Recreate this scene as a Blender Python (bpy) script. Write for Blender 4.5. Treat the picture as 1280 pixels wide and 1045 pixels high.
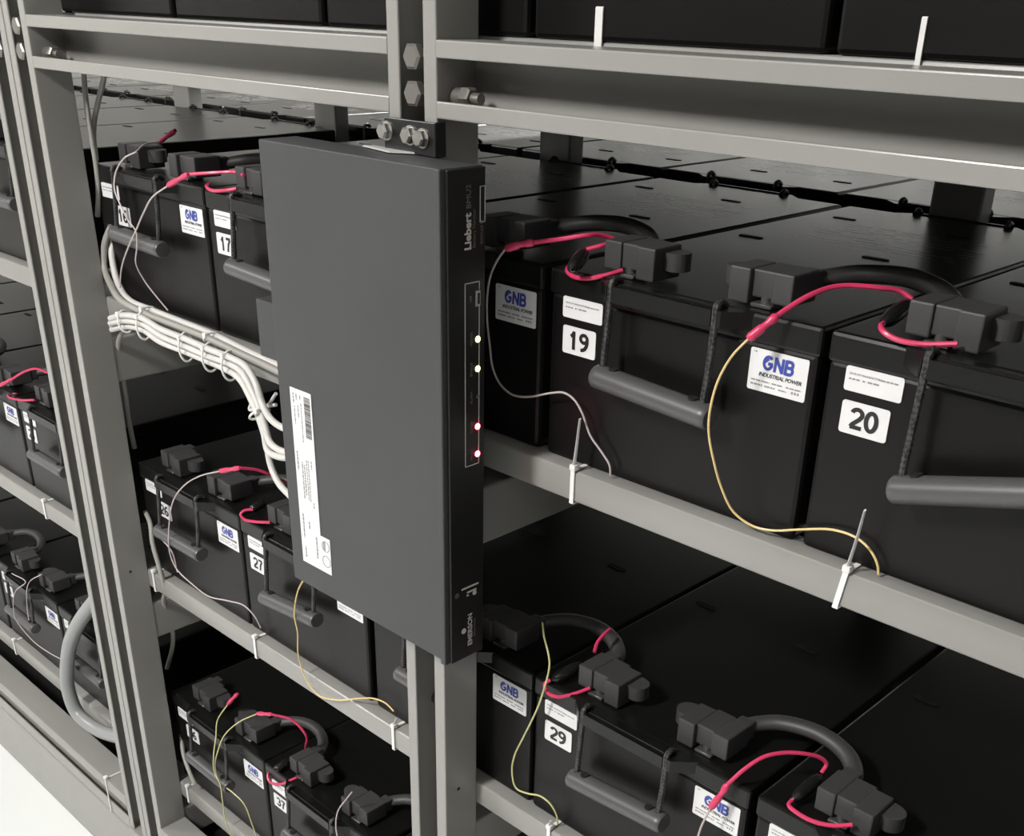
import bpy, bmesh, math, random
from mathutils import Vector, Matrix
random.seed(7)
for o in list(bpy.data.objects): bpy.data.objects.remove(o)
S = bpy.context.scene
C = S.collection

# ------------------------------------------------------------------ camera
# metres; X runs along the rack front to the right, Y into the rack, Z up.
# Y = 0 is the front plane of the uprights, X = 0 the right edge of the middle upright.
FPX, PCX, PCY = 1393.34, 650.68, 735.65
YAW, PITCH, ROLL = 0.7617, 0.4889, 0.024
CAM = Vector((0.7183, -0.6434, 0.3962))
fw = Vector((-math.sin(YAW)*math.cos(PITCH), math.cos(YAW)*math.cos(PITCH), -math.sin(PITCH)))
r0 = Vector((math.cos(YAW), math.sin(YAW), 0)); u0 = r0.cross(fw)
rr = math.cos(ROLL)*r0 + math.sin(ROLL)*u0
uu = -math.sin(ROLL)*r0 + math.cos(ROLL)*u0
cd = bpy.data.cameras.new('camera'); cam = bpy.data.objects.new('camera', cd); C.objects.link(cam)
cd.sensor_fit = 'HORIZONTAL'; cd.sensor_width = 36; cd.lens = FPX*36/1280
cd.shift_x = (640-PCX)/1280; cd.shift_y = (PCY-522.5)/1280
cd.clip_start = 0.02; cd.clip_end = 50
M = Matrix((rr, uu, -fw)).transposed().to_4x4(); M.translation = CAM
cam.matrix_world = M
S.camera = cam

# ------------------------------------------------------------------ light
S.view_settings.view_transform = 'Standard'; S.view_settings.look = 'None'
S.view_settings.gamma = 1; S.view_settings.exposure = 0.0
S.view_settings.use_curve_mapping = False
W = bpy.data.worlds.new('world'); S.world = W; W.use_nodes = True
W.node_tree.nodes['Background'].inputs[0].default_value = (0.9, 0.95, 1, 1)
W.node_tree.nodes['Background'].inputs[1].default_value = 0.02
FLOOR, CEIL = -1.05, 1.78
LAMPS = [(-3.1, -2.0, 70), (-0.35, -2.0, 118), (1.9, -2.0, 7), (-1.8, 2.2, 105), (0.7, 2.2, 105)]     # ceiling fluorescent panels
for i, (x, y, pw) in enumerate(LAMPS):
    ld = bpy.data.lights.new('fluorescent_light', 'AREA'); ld.shape = 'RECTANGLE'
    ld.size = 0.28; ld.size_y = 0.58; ld.energy = pw; ld.color = (1.0, 0.985, 0.96)
    lo = bpy.data.objects.new('fluorescent_light', ld); C.objects.link(lo); lo.location = (x, y, CEIL-0.075)

# ------------------------------------------------------------------ materials
def mat(name, col, rough=0.5, metal=0.0, emit=None, estr=0.0, bump=0.0, bscale=200.0, var=0.0, vscale=8.0, spec=0.5, coat=0.0):
    m = bpy.data.materials.new(name); m.use_nodes = True
    nt = m.node_tree; b = nt.nodes['Principled BSDF']
    b.inputs['Base Color'].default_value = (*col, 1); b.inputs['Roughness'].default_value = rough
    b.inputs['Metallic'].default_value = metal; b.inputs['Specular IOR Level'].default_value = spec
    if coat: b.inputs['Coat Weight'].default_value = coat
    if emit: b.inputs['Emission Color'].default_value = (*emit, 1); b.inputs['Emission Strength'].default_value = estr
    tc = nt.nodes.new('ShaderNodeTexCoord')
    if bump:
        n = nt.nodes.new('ShaderNodeTexNoise'); n.inputs['Scale'].default_value = bscale; n.inputs['Detail'].default_value = 3
        bp = nt.nodes.new('ShaderNodeBump'); bp.inputs['Strength'].default_value = bump; bp.inputs['Distance'].default_value = 0.001
        nt.links.new(tc.outputs['Object'], n.inputs['Vector']); nt.links.new(n.outputs[0], bp.inputs['Height'])
        nt.links.new(bp.outputs[0], b.inputs['Normal'])
    if var:
        n = nt.nodes.new('ShaderNodeTexNoise'); n.inputs['Scale'].default_value = vscale; n.inputs['Detail'].default_value = 5
        rp = nt.nodes.new('ShaderNodeValToRGB')
        rp.color_ramp.elements[0].position = 0.3; rp.color_ramp.elements[1].position = 0.75
        rp.color_ramp.elements[0].color = (*[c*(1-var) for c in col], 1); rp.color_ramp.elements[1].color = (*[min(1, c*(1+var)) for c in col], 1)
        nt.links.new(tc.outputs['Object'], n.inputs['Vector']); nt.links.new(n.outputs[0], rp.inputs[0]); nt.links.new(rp.outputs[0], b.inputs['Base Color'])
    return m
MT = {}
MT['rack']   = mat('grey_rack_paint', (0.265, 0.26, 0.243), 0.27, bump=0.05, bscale=350, var=0.05, vscale=6)
MT['zinc']   = mat('zinc_steel', (0.62, 0.61, 0.58), 0.28, 1.0, bump=0.05)
MT['bolt']   = mat('plated_bolt', (0.20, 0.19, 0.175), 0.38, 0.5)
MT['lug'] = mat('dull_terminal_lug', (0.11, 0.105, 0.10), 0.4, 0.6)
MT['flange'] = mat('flange_reflection_tone', (0.62, 0.62, 0.60), 0.4, 0.3)  # reflected light put into the pale colour of the black bracket's flange
MT['bracket']= mat('black_bracket', (0.012, 0.012, 0.012), 0.3)
MT['case']   = mat('black_battery_plastic', (0.0055, 0.005, 0.005), 0.36, bump=0.05, bscale=500, var=0.12, vscale=12, spec=0.22)
MT['lid']    = mat('black_lid_plastic', (0.006, 0.006, 0.0057), 0.30, bump=0.025, bscale=420, var=0.12, vscale=15, spec=0.3)
MT['slot']   = mat('dark_slot', (0.004, 0.004, 0.004), 0.8)
MT['lidprint'] = mat('pale_lid_print', (0.32, 0.32, 0.31), 0.30, bump=0.025, bscale=420, spec=0.3)
MT['cover']  = mat('dark_grey_rubber', (0.042, 0.040, 0.041), 0.55, bump=0.1, bscale=300)
MT['handle'] = mat('grey_handle_plastic', (0.075, 0.073, 0.074), 0.38, bump=0.05)
MT['cable']  = mat('dark_grey_cable', (0.045, 0.043, 0.042), 0.5)
MT['white']  = mat('white_label', (0.69, 0.68, 0.68), 0.5, var=0.03, vscale=60)
MT['ink']    = mat('black_ink', (0.01, 0.01, 0.01), 0.5)
MT['grey_ink'] = mat('grey_ink', (0.25, 0.25, 0.26), 0.6)
MT['blue']   = mat('blue_ink', (0.035, 0.055, 0.30), 0.5)
MT['red']    = mat('red_wire', (0.62, 0.04, 0.12), 0.35)
MT['cream']  = mat('cream_wire', (0.74, 0.55, 0.24), 0.4)
MT['pale']   = mat('pale_grey_wire', (0.50, 0.43, 0.42), 0.4)
MT['yellow'] = mat('yellow_green_wire', (0.55, 0.53, 0.24), 0.4)
MT['fuse']   = mat('black_fuse_shell', (0.012, 0.012, 0.012), 0.15)
MT['wcable'] = mat('white_cable_jacket', (0.56, 0.545, 0.52), 0.42, var=0.04, vscale=30)
MT['gcable'] = mat('grey_cable_jacket', (0.30, 0.29, 0.265), 0.45, var=0.05, vscale=30)
MT['nylon']  = mat('white_nylon', (0.76, 0.75, 0.73), 0.35)
MT['conduit']= mat('grey_conduit', (0.28, 0.285, 0.28), 0.35)
MT['mon']    = mat('graphite_sheet_metal', (0.043, 0.044, 0.0455), 0.55, bump=0.12, bscale=900, var=0.07, vscale=9)
MT['panel']  = mat('black_front_panel', (0.009, 0.009, 0.0085), 0.38)
MT['print']  = mat('white_panel_print', (0.55, 0.54, 0.50), 0.5)
MT['dimprint'] = mat('dim_panel_print', (0.16, 0.15, 0.13), 0.5)
MT['ledg']   = mat('green_yellow_led', (0.7, 0.8, 0.4), 0.3, emit=(0.85, 1.0, 0.35), estr=5.0)
MT['ledr']   = mat('red_led', (0.9, 0.3, 0.3), 0.3, emit=(1.0, 0.08, 0.13), estr=30.0)
MT['ledoff'] = mat('unlit_led', (0.10, 0.10, 0.09), 0.3)
MT['floor']  = mat('white_floor_tile', (0.78, 0.79, 0.78), 0.3, var=0.03, vscale=3)
MT['wall']   = mat('white_wall_paint', (0.70, 0.69, 0.66), 0.8, bump=0.05, bscale=80)
MT['backwall'] = mat('grey_wall_paint', (0.42, 0.42, 0.41), 0.8, bump=0.05, bscale=80)
MT['darkwall'] = mat('darkened_wall', (0.06, 0.06, 0.06), 0.7)  # unseen walls, darkened so the battery fronts reflect little light
MT['ceil']   = mat('ceiling_tile', (0.6, 0.6, 0.58), 0.9)
MT['fixture']= mat('lamp_housing', (0.7, 0.7, 0.7), 0.4)
MT['diff']   = mat('lamp_diffuser', (0.9, 0.9, 0.9), 0.5, emit=(1, .98, .93), estr=6.0)
# braided rope: fine light and dark diamonds
def rope_mat():
    m = bpy.data.materials.new('braided_black_rope'); m.use_nodes = True; nt = m.node_tree; b = nt.nodes['Principled BSDF']
    tc = nt.nodes.new('ShaderNodeTexCoord'); mp = nt.nodes.new('ShaderNodeMapping'); mp.inputs['Rotation'].default_value = (0.6, 0.75, 0.5)
    ch = nt.nodes.new('ShaderNodeTexChecker'); ch.inputs['Scale'].default_value = 340
    ch.inputs['Color1'].default_value = (0.010, 0.010, 0.010, 1); ch.inputs['Color2'].default_value = (0.055, 0.053, 0.05, 1)
    bp = nt.nodes.new('ShaderNodeBump'); bp.inputs['Strength'].default_value = 0.6; bp.inputs['Distance'].default_value = 0.001
    nt.links.new(tc.outputs['Object'], mp.inputs[0]); nt.links.new(mp.outputs[0], ch.inputs['Vector'])
    nt.links.new(ch.outputs['Color'], b.inputs['Base Color']); nt.links.new(ch.outputs['Fac'], bp.inputs['Height']); nt.links.new(bp.outputs[0], b.inputs['Normal'])
    b.inputs['Roughness'].default_value = 0.5
    return m
MT['rope'] = rope_mat()

# ------------------------------------------------------------------ mesh helpers
FLAT = {'case', 'lid', 'cover', 'post', 'beam', 'rail', 'arm', 'rear', 'plinth', 'housing', 'body', 'front_frame', 'front_panel', 'dark_sheet', 'plate'}    # large flat faces with small bevels
def mesh(bm, name, smooth=False):
    me = bpy.data.meshes.new(name); bmesh.ops.recalc_face_normals(bm, faces=bm.faces[:]); bm.to_mesh(me); bm.free()
    if smooth:
        for p in me.polygons: p.use_smooth = True
        try: me.set_sharp_from_angle(angle=math.radians(18 if name in FLAT else 38))
        except Exception: pass
    return me
def obj(name, me, m, parent=None, loc=None, rot=None):
    o = bpy.data.objects.new(name, me); C.objects.link(o)
    if m is not None:
        if len(me.materials) == 0: me.materials.append(MT[m])
    if parent is not None: o.parent = parent
    if loc is not None: o.location = loc
    if rot is not None: o.rotation_euler = rot
    return o
def empty(name, loc=(0, 0, 0)):
    o = bpy.data.objects.new(name, None); C.objects.link(o); o.location = loc; o.empty_display_size = 0.05
    return o
def tag(o, label=None, cat=None, group=None, kind=None):
    if label: o['label'] = label
    if cat: o['category'] = cat
    if group: o['group'] = group
    if kind: o['kind'] = kind
    return o
def bevel(bm, edges, w, seg=2):
    if w > 0: bmesh.ops.bevel(bm, geom=edges, offset=w, segments=seg, affect='EDGES', profile=0.5)
def box(bm, x0, x1, y0, y1, z0, z1, bev=0.0, seg=2):
    t = bmesh.new(); r = bmesh.ops.create_cube(t, size=1)
    for v in t.verts: v.co = Vector(((x0+x1)/2+v.co.x*(x1-x0), (y0+y1)/2+v.co.y*(y1-y0), (z0+z1)/2+v.co.z*(z1-z0)))
    bevel(t, t.edges[:], bev, seg); join(bm, t)
def join(bm, t):
    mm = bpy.data.meshes.new('t'); t.to_mesh(mm); t.free(); bm.from_mesh(mm); bpy.data.meshes.remove(mm)
def prism(bm, poly, a0, a1, axis='Z', bev=0.0, seg=2, allbev=False):
    """poly in the plane across `axis`: Z -> (x,y), X -> (y,z), Y -> (x,z)"""
    def P(p, a):
        return Vector((p[0], p[1], a)) if axis == 'Z' else Vector((a, p[0], p[1])) if axis == 'X' else Vector((p[0], a, p[1]))
    t = bmesh.new(); A = [t.verts.new(P(p, a0)) for p in poly]; B = [t.verts.new(P(p, a1)) for p in poly]
    n = len(poly); t.faces.new(A); t.faces.new(B[::-1]); le = []
    for i in range(n):
        f = t.faces.new((A[i], B[i], B[(i+1) % n], A[(i+1) % n]))
    bmesh.ops.recalc_face_normals(t, faces=t.faces[:])
    if bev:
        ed = t.edges[:] if allbev else [e for e in t.edges if (e.verts[0] in A) != (e.verts[1] in A)]
        bevel(t, ed, bev, seg)
    join(bm, t)
def rrect(w, h, r, n=4):
    p = []
    for cx, cy, a in ((w-r, h-r, 0), (r, h-r, 90), (r, r, 180), (w-r, r, 270)):
        for i in range(n+1):
            t = math.radians(a+90*i/n); p.append((cx+r*math.cos(t), cy+r*math.sin(t)))
    return p
def spline(pts, sub=6):
    P = [Vector(p) for p in pts]
    if len(P) < 3: 
        return [P[0].lerp(P[-1], i/sub) for i in range(sub+1)]
    out = []
    for i in range(len(P)-1):
        a = P[i-1] if i else P[0]*2-P[1]; b = P[i]; c = P[i+1]; d = P[i+2] if i+2 < len(P) else P[-1]*2-P[-2]
        t0 = 0; t1 = t0+max((b-a).length, 1e-5)**.5; t2 = t1+max((c-b).length, 1e-5)**.5; t3 = t2+max((d-c).length, 1e-5)**.5
        for k in range(sub):
            t = t1+(t2-t1)*k/sub
            A1 = a*((t1-t)/(t1-t0))+b*((t-t0)/(t1-t0)); A2 = b*((t2-t)/(t2-t1))+c*((t-t1)/(t2-t1)); A3 = c*((t3-t)/(t3-t2))+d*((t-t2)/(t3-t2))
            B1 = A1*((t2-t)/(t2-t0))+A2*((t-t0)/(t2-t0)); B2 = A2*((t3-t)/(t3-t1))+A3*((t-t1)/(t3-t1))
            out.append(B1*((t2-t)/(t2-t1))+B2*((t-t1)/(t2-t1)))
    out.append(P[-1]); return out
def tube(bm, pts, r, seg=8, sub=6, prof=None, flat=1.0, smooth=True):
    """round tube along a curve; prof(t) scales the radius, flat squeezes it vertically"""
    Q = spline(pts, sub) if smooth else [Vector(p) for p in pts]
    T = [(Q[min(i+1, len(Q)-1)]-Q[max(i-1, 0)]).normalized() for i in range(len(Q))]
    up = Vector((0, 0, 1)) if abs(T[0].z) < 0.9 else Vector((1, 0, 0))
    N = (up-T[0]*up.dot(T[0])).normalized(); rings = []
    for i, q in enumerate(Q):
        N = (N-T[i]*N.dot(T[i])).normalized(); B = T[i].cross(N)
        k = prof(i/(len(Q)-1)) if prof else 1.0
        rings.append([bm.verts.new(q+(N*math.sin(2*math.pi*j/seg)*flat+B*math.cos(2*math.pi*j/seg))*r*k) for j in range(seg)])
    for a, b in zip(rings, rings[1:]):
        for j in range(seg): bm.faces.new((a[j], a[(j+1) % seg], b[(j+1) % seg], b[j]))
    bm.faces.new(rings[0][::-1]); bm.faces.new(rings[-1])
def cyl(bm, p0, p1, r, seg=16, r1=None):
    tube(bm, [p0, p1], r, seg, 1, smooth=False, prof=(lambda t: 1+(r1/r-1)*t) if r1 else None)
def hexhead(bm, c, axis, r, h):
    a = Vector(axis); c = Vector(c); cyl(bm, c, c+a*h*0.75, r, 6); cyl(bm, c+a*h*0.75, c+a*h, r*0.98, 6, r*0.8)
TXT = {}
def text_mesh(s, size, bold=0.0, shear=0.0, align='LEFT', sp=1.0):
    k = (s, size, bold, shear, align, sp)
    if k in TXT: return TXT[k]
    cu = bpy.data.curves.new('txt', 'FONT'); cu.body = s; cu.size = size; cu.offset = bold*size; cu.shear = shear
    cu.align_x = align; cu.space_character = sp; cu.resolution_u = 3; cu.extrude = 0.00008
    to = bpy.data.objects.new('txt', cu); C.objects.link(to)
    dg = bpy.context.evaluated_depsgraph_get(); dg.update()
    me = bpy.data.meshes.new_from_object(to.evaluated_get(dg)); me.name = 'lettering'
    bpy.data.objects.remove(to); bpy.data.curves.remove(cu); me.materials.clear(); TXT[k] = me
    return me
# lettering on the front (-Y) faces: text x -> +X, text y -> +Z
RF = (math.radians(90), 0, 0)
# lettering on the +X panel reading upwards: text x -> +Z, text y -> -Y
RP = Matrix(((0, 0, 1), (0, -1, 0), (1, 0, 0))).to_euler()
def sub_copy(o, parent):
    c = o.copy(); C.objects.link(c); c.parent = parent; return c

# ------------------------------------------------------------------ room
X0, X1, Y0, Y1 = -4.6, 3.2, -4.0, 3.6
def slab(name, *a, m='wall', kind='structure'):
    bm = bmesh.new(); box(bm, *a); return tag(obj(name, mesh(bm, name), m), kind=kind)
slab('floor', X0, X1, Y0, Y1, FLOOR-.1, FLOOR, m='floor')
slab('ceiling', X0, X1, Y0, Y1, CEIL, CEIL+.1, m='ceil')
slab('wall_back', X0, X1, Y1, Y1+.1, FLOOR, CEIL, m='backwall')
slab('wall_front', X0, X1, Y0-.1, Y0, FLOOR, CEIL, m='darkwall')
slab('wall_left', X0-.1, X0, Y0, Y1, FLOOR, CEIL)
slab('wall_right', X1, X1+.1, Y0, Y1, FLOOR, CEIL, m='darkwall')
for i, (x, y, pw) in enumerate(LAMPS):
    t = empty('ceiling_lamp', (x, y, CEIL))
    tag(t, ['white ceiling lamp over the left end of the front aisle', 'white ceiling lamp over the middle of the front aisle', 'white ceiling lamp over the right end of the front aisle',
            'white ceiling lamp over the left end of the rear aisle', 'white ceiling lamp over the middle of the rear aisle'][i], 'ceiling lamp', 'ceiling lamps')
    bm = bmesh.new(); box(bm, -.16, .16, -.31, .31, -.06, 0, .005); obj('housing', mesh(bm, 'housing'), 'fixture', t)
    bm = bmesh.new(); box(bm, -.14, .14, -.29, .29, -.068, -.06); obj('diffuser', mesh(bm, 'diffuser'), 'diff', t)

# ------------------------------------------------------------------ racks
PW, PD = 0.0596, 0.0463                    # upright width and depth
ZR = (0.0295, -0.3785, -0.777)             # tops of the three shelf rails
RH = 0.0295                                # rail height
BEAM0, BEAM1 = 0.3078, 0.3646              # tier beam, bottom and top
def post_mesh(z0, z1):
    w = 0.0028
    poly = [(0, 0), (.0145, 0), (.0145, w), (w, w), (w, PD-w), (PW-w, PD-w), (PW-w, w), (PW-.0155, w), (PW-.0155, 0), (PW, 0), (PW, PD), (0, PD)]
    bm = bmesh.new(); prism(bm, poly, z0, z1, 'Z', 0.0012, 2); return mesh(bm, 'post', True)
PM = post_mesh(-0.925, 1.0)
def beam_mesh(x0, x1, z0, z1, lip, d=PD, g=0.036):
    # lipped channel, open to the front
    w = 0.0035
    poly = [(0, z0), (d, z0), (d, z1), (0, z1), (0, z1-lip), (w, z1-lip), (w, z1-w), (d-w, z1-w), (d-w, z0+w), (w, z0+w), (w, z0+lip), (0, z0+lip)]
    bm = bmesh.new(); prism(bm, poly, x0, x1, 'X', 0.0012, 2); return mesh(bm, 'beam', True)
def rack(name, label, posts, xa, xb, bays, arms):
    R = empty(name, (xa, 0, FLOOR)); tag(R, label, 'battery rack')
    inv = Vector((-xa, 0, -FLOOR))
    def P(n, me, m='rack', par=None, loc=(0, 0, 0)):
        return obj(n, me, m, par or R, Vector(loc)+(inv if par is None else Vector((0, 0, 0))))
    for px in posts:
        po = P('upright', PM, loc=(px, 0, 0))
        for z in (0.3514, 0.3242):
            bm = bmesh.new(); hexhead(bm, (PW/2-.0005, .0065, z), (0, -1, 0), .0105, .0075); cyl(bm, (PW/2-.0005, .0440, z), (PW/2-.0005, .006, z), .006, 12)
            tag(P('hex_bolt', mesh(bm, 'bolt', True), 'bolt', po), 'plated hexagon bolt head in the slot')
        for z in (-0.0885, -0.4985, -0.896):
            bm = bmesh.new(); box(bm, px+.004, px+PW-.001, PD-.004, 1.16, z, z+.062, .003)
            P('cross_arm', mesh(bm, 'arm', True))
        bm = bmesh.new()     # through bolt in the end of the tier beam
        cyl(bm, (PW, .02, .3232), (PW+.012, .02, .3232), .0072, 14); hexhead(bm, (PW+.012, .02, .3232), (1, 0, 0), .009, .009)
        cyl(bm, (PW+.021, .02, .3232), (PW+.030, .02, .3232), .0045, 12)
        if abs(px+PW-xb) > .02: P('through_bolt', mesh(bm, 'bolt', True), 'bolt', po)      # none between the paired uprights
        else: bm.free()
        if abs(px+PW-xb) > .02: bm = bmesh.new(); cyl(bm, (PW-.002, .105, -.437), (PW+.012, .105, -.437), .007, 14); P('nut', mesh(bm, 'nut', True), 'zinc', po)
        bm = bmesh.new(); cyl(bm, (PW-.001, .019, -.373), (PW+.0003, .019, -.373), .0022, 10); P('paint_chip', mesh(bm, 'chip'), 'slot', po)
        bm = bmesh.new(); box(bm, .0002, PW-.0002, -.004, PD+.004, -.925, -.917, .002); P('foot_plate', mesh(bm, 'foot'), 'rack', po)
    for (a, b) in bays:
        P('tier_beam', beam_mesh(a, b, BEAM0, BEAM1, .0129))
        P('base_beam', beam_mesh(a, b, -.923, -.852, .023))
    for zt in ZR:
        bm = bmesh.new(); box(bm, xa, xb, PD, PD+.030, zt-RH, zt, .0032, 3); P('shelf_rail', mesh(bm, 'rail', True))
        for y in (.40, .70, 1.05):
            bm = bmesh.new(); box(bm, xa, xb, y, y+.03, zt-RH, zt, .003); P('shelf_rail', mesh(bm, 'rail', True))
    for y in (.0625, .40, .70, 1.05):
        bm = bmesh.new(); box(bm, xa, xb, y, y+.03, BEAM1-.03, BEAM1+.002, .003); P('tier_rail', mesh(bm, 'rail', True))
    for x in arms:
        bm = bmesh.new(); box(bm, x, x+.058, .577, .606, -.9, 1.0, .003); P('rear_upright', mesh(bm, 'rear', True))
    bm = bmesh.new(); box(bm, xa, xb, -.002, .08, FLOOR, -.925, .004); P('plinth', mesh(bm, 'plinth', True))
    bm = bmesh.new(); box(bm, xa, xb, 1.06, 1.14, FLOOR, -.925, .004); P('plinth', mesh(bm, 'plinth', True))
    bm = bmesh.new(); box(bm, xa, xb, .06, 1.08, -.925, -.919, .001); P('added_dark_sheet', mesh(bm, 'dark_sheet', True), 'bracket')  # added dark sheet, stands in for the deep shade below the lowest shelf
    return R
XL = -0.717
rack('battery_rack', 'grey steel rack with the monitoring box on its middle upright', [XL-PW+.001, -PW, 0.66], XL-PW, 0.72,
     [(XL+.001, -PW), (0, 0.66)], (.155, -.43))
rack('battery_rack', 'grey steel rack with the curved conduit at its end upright', [XL-2*PW-.001, -2.44], -2.44, XL-PW-.0015,
     [(-2.44+PW, XL-2*PW-.001)], (-.955, -1.41))

# ------------------------------------------------------------------ cable and wire courses (metres, world space)
A_loop=[(0.4272,0.0660,0.2031),(0.4049,0.0600,0.1995),(0.3897,0.0560,0.2003),(0.3804,0.0560,0.2032),(0.3748,0.0616,0.2049),(0.3720,0.0700,0.2050)]
A_fuse=[(0.3694,0.0756,0.2030),(0.3639,0.1251,0.2100)]
A_arc=[(0.3674,0.1172,0.2130),(0.3585,0.1150,0.2174),(0.3480,0.1050,0.2193),(0.3316,0.0950,0.2196),(0.3217,0.0850,0.2182),(0.3132,0.0683,0.2130),(0.3055,0.0567,0.2050),(0.3019,0.0500,0.2003)]
A_fer=[(0.3019,0.0500,0.2003),(0.2963,0.0430,0.1924),(0.2888,0.0360,0.1830)]
A_wire=[(0.2888,0.0360,0.1830),(0.2794,0.0324,0.1694),(0.2726,0.0284,0.1508),(0.2715,0.0236,0.1302),(0.2712,0.0252,0.1110),(0.2750,0.0300,0.0885),(0.2791,0.0390,0.0642),(0.2876,0.0466,0.0445),(0.3025,0.0514,0.0363),(0.3189,0.0542,0.0369),(0.3413,0.0560,0.0447),(0.3668,0.0566,0.0531),(0.3863,0.0568,0.0533),(0.3992,0.0562,0.0478),(0.4067,0.0560,0.0389),(0.4087,0.0560,0.0319)]
B_loop=[(0.1387,0.0750,0.2011),(0.1308,0.0636,0.1976),(0.1188,0.0560,0.1941),(0.1040,0.0560,0.1929),(0.0908,0.0616,0.1945),(0.0841,0.0700,0.1955)]
B_fuse=[(0.1171,0.0359,0.2030),(0.1028,0.0709,0.2120)]
B_arc=[(0.1073,0.0656,0.2140),(0.1171,0.0759,0.2180),(0.1079,0.1000,0.2182),(0.1015,0.0887,0.2219),(0.0980,0.0775,0.2227),(0.0784,0.0650,0.2181),(0.0634,0.0500,0.2151)]
B_fer=[(0.0634,0.0500,0.2151),(0.0526,0.0440,0.2123),(0.0417,0.0380,0.2081)]
B_wire=[(0.0417,0.0380,0.2081),(0.0313,0.0389,0.1972),(0.0218,0.0399,0.1820),(0.0158,0.0421,0.1634),(0.0136,0.0444,0.1415),(0.0145,0.0468,0.1197),(0.0165,0.0491,0.0976),(0.0251,0.0500,0.0845),(0.0406,0.0500,0.0784),(0.0605,0.0500,0.0811),(0.0892,0.0500,0.0917),(0.1031,0.0500,0.0951),(0.1153,0.0500,0.0917),(0.1246,0.0505,0.0818),(0.1333,0.0524,0.0635),(0.1453,0.0541,0.0518),(0.1542,0.0551,0.0417),(0.1551,0.0560,0.0321)]
C_loop=[(0.1316,0.0750,-0.2050),(0.1179,0.0636,-0.2138),(0.1065,0.0552,-0.2182),(0.0956,0.0528,-0.2175),(0.0887,0.0552,-0.2114),(0.0917,0.0600,-0.2074)]
C_fuse=[(0.0953,0.0584,-0.2050),(0.1026,0.0955,-0.1990)]
C_wire=[(0.0691,0.0700,-0.1544),(0.0762,0.0653,-0.1652),(0.0865,0.0607,-0.1773),(0.0934,0.0560,-0.1861),(0.0951,0.0513,-0.2001),(0.0945,0.0490,-0.2088),(0.0870,0.0476,-0.2375),(0.0699,0.0470,-0.2804),(0.0568,0.0470,-0.3129),(0.0538,0.0470,-0.3356),(0.0602,0.0470,-0.3533),(0.0776,0.0474,-0.3511),(0.0936,0.0488,-0.3460),(0.1073,0.0503,-0.3495),(0.1149,0.0527,-0.3623),(0.1145,0.0550,-0.3746)]
C_tail=[(0.1135,0.1000,-0.1819),(0.1087,0.1100,-0.1769),(0.1083,0.1200,-0.1719),(0.1071,0.1300,-0.1707)]
D_loop=[(0.4234,0.0660,-0.1965),(0.4088,0.0600,-0.2026),(0.3927,0.0560,-0.2049),(0.3773,0.0560,-0.2046),(0.3678,0.0600,-0.2048),(0.3670,0.0660,-0.2035)]
D_fuse=[(0.3661,0.0681,-0.2060),(0.3692,0.1090,-0.1990)]
D_arc=[(0.3685,0.1095,-0.1970),(0.3689,0.1150,-0.1902),(0.3639,0.1108,-0.1838),(0.3539,0.1000,-0.1793),(0.3415,0.0875,-0.1786),(0.3308,0.0733,-0.1813),(0.3218,0.0583,-0.1920),(0.3130,0.0500,-0.2080)]
D_fer=[(0.3130,0.0500,-0.2080),(0.3091,0.0460,-0.2212),(0.3034,0.0420,-0.2356)]
D_wire=[(0.3034,0.0420,-0.2356),(0.2968,0.0410,-0.2616),(0.2939,0.0400,-0.2909),(0.2927,0.0450,-0.3285),(0.3060,0.0500,-0.3627)]
E_arc=[(-0.4579,0.1416,-0.1900),(-0.4237,0.0900,-0.1504),(-0.4277,0.0700,-0.1385),(-0.4320,0.0500,-0.1321)]
E_fer=[(-0.4320,0.0500,-0.1321),(-0.4528,0.0475,-0.1398),(-0.4722,0.0450,-0.1470)]
E_wire=[(-0.4722,0.0450,-0.1470),(-0.5188,0.0421,-0.1668),(-0.5573,0.0383,-0.1912),(-0.5801,0.0325,-0.2176),(-0.5943,0.0300,-0.2513),(-0.6073,0.0300,-0.3050),(-0.5951,0.0300,-0.3257),(-0.5569,0.0308,-0.3368),(-0.5273,0.0367,-0.3464),(-0.4853,0.0425,-0.3395),(-0.4552,0.0483,-0.3371),(-0.4386,0.0525,-0.3480),(-0.4314,0.0560,-0.3650)]
E_loop=[(-0.3997,0.0660,-0.2009),(-0.4273,0.0600,-0.2072),(-0.4451,0.0560,-0.2085),(-0.4517,0.0560,-0.2039),(-0.4503,0.0616,-0.1995),(-0.4446,0.0700,-0.1990)]
E_fuse=[(-0.4588,0.0739,-0.2060),(-0.4568,0.0979,-0.2000)]
F_wire=[(-0.2587,0.0300,-0.1906),(-0.2795,0.0300,-0.2216),(-0.2972,0.0300,-0.2480),(-0.3085,0.0300,-0.2860),(-0.3045,0.0300,-0.3072),(-0.3140,0.0345,-0.3482),(-0.3058,0.0380,-0.3820),(-0.2863,0.0400,-0.3955),(-0.2472,0.0400,-0.3853),(-0.2056,0.0460,-0.3657),(-0.1867,0.0510,-0.3589),(-0.1661,0.0540,-0.3573),(-0.1514,0.0540,-0.3616)]
G_fer1=[(-0.5458,0.0750,-0.5338),(-0.5779,0.0750,-0.5680)]
G_wire1=[(-0.5779,0.0750,-0.5680),(-0.5814,0.0563,-0.5902),(-0.5623,0.0400,-0.6022),(-0.5590,0.0300,-0.6325),(-0.5631,0.0300,-0.6649),(-0.5506,0.0300,-0.6809),(-0.5544,0.0325,-0.7154),(-0.5588,0.0363,-0.7677),(-0.5494,0.0400,-0.7967)]
G_fer2=[(-0.4480,0.0700,-0.5205),(-0.4869,0.0700,-0.5383)]
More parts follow.
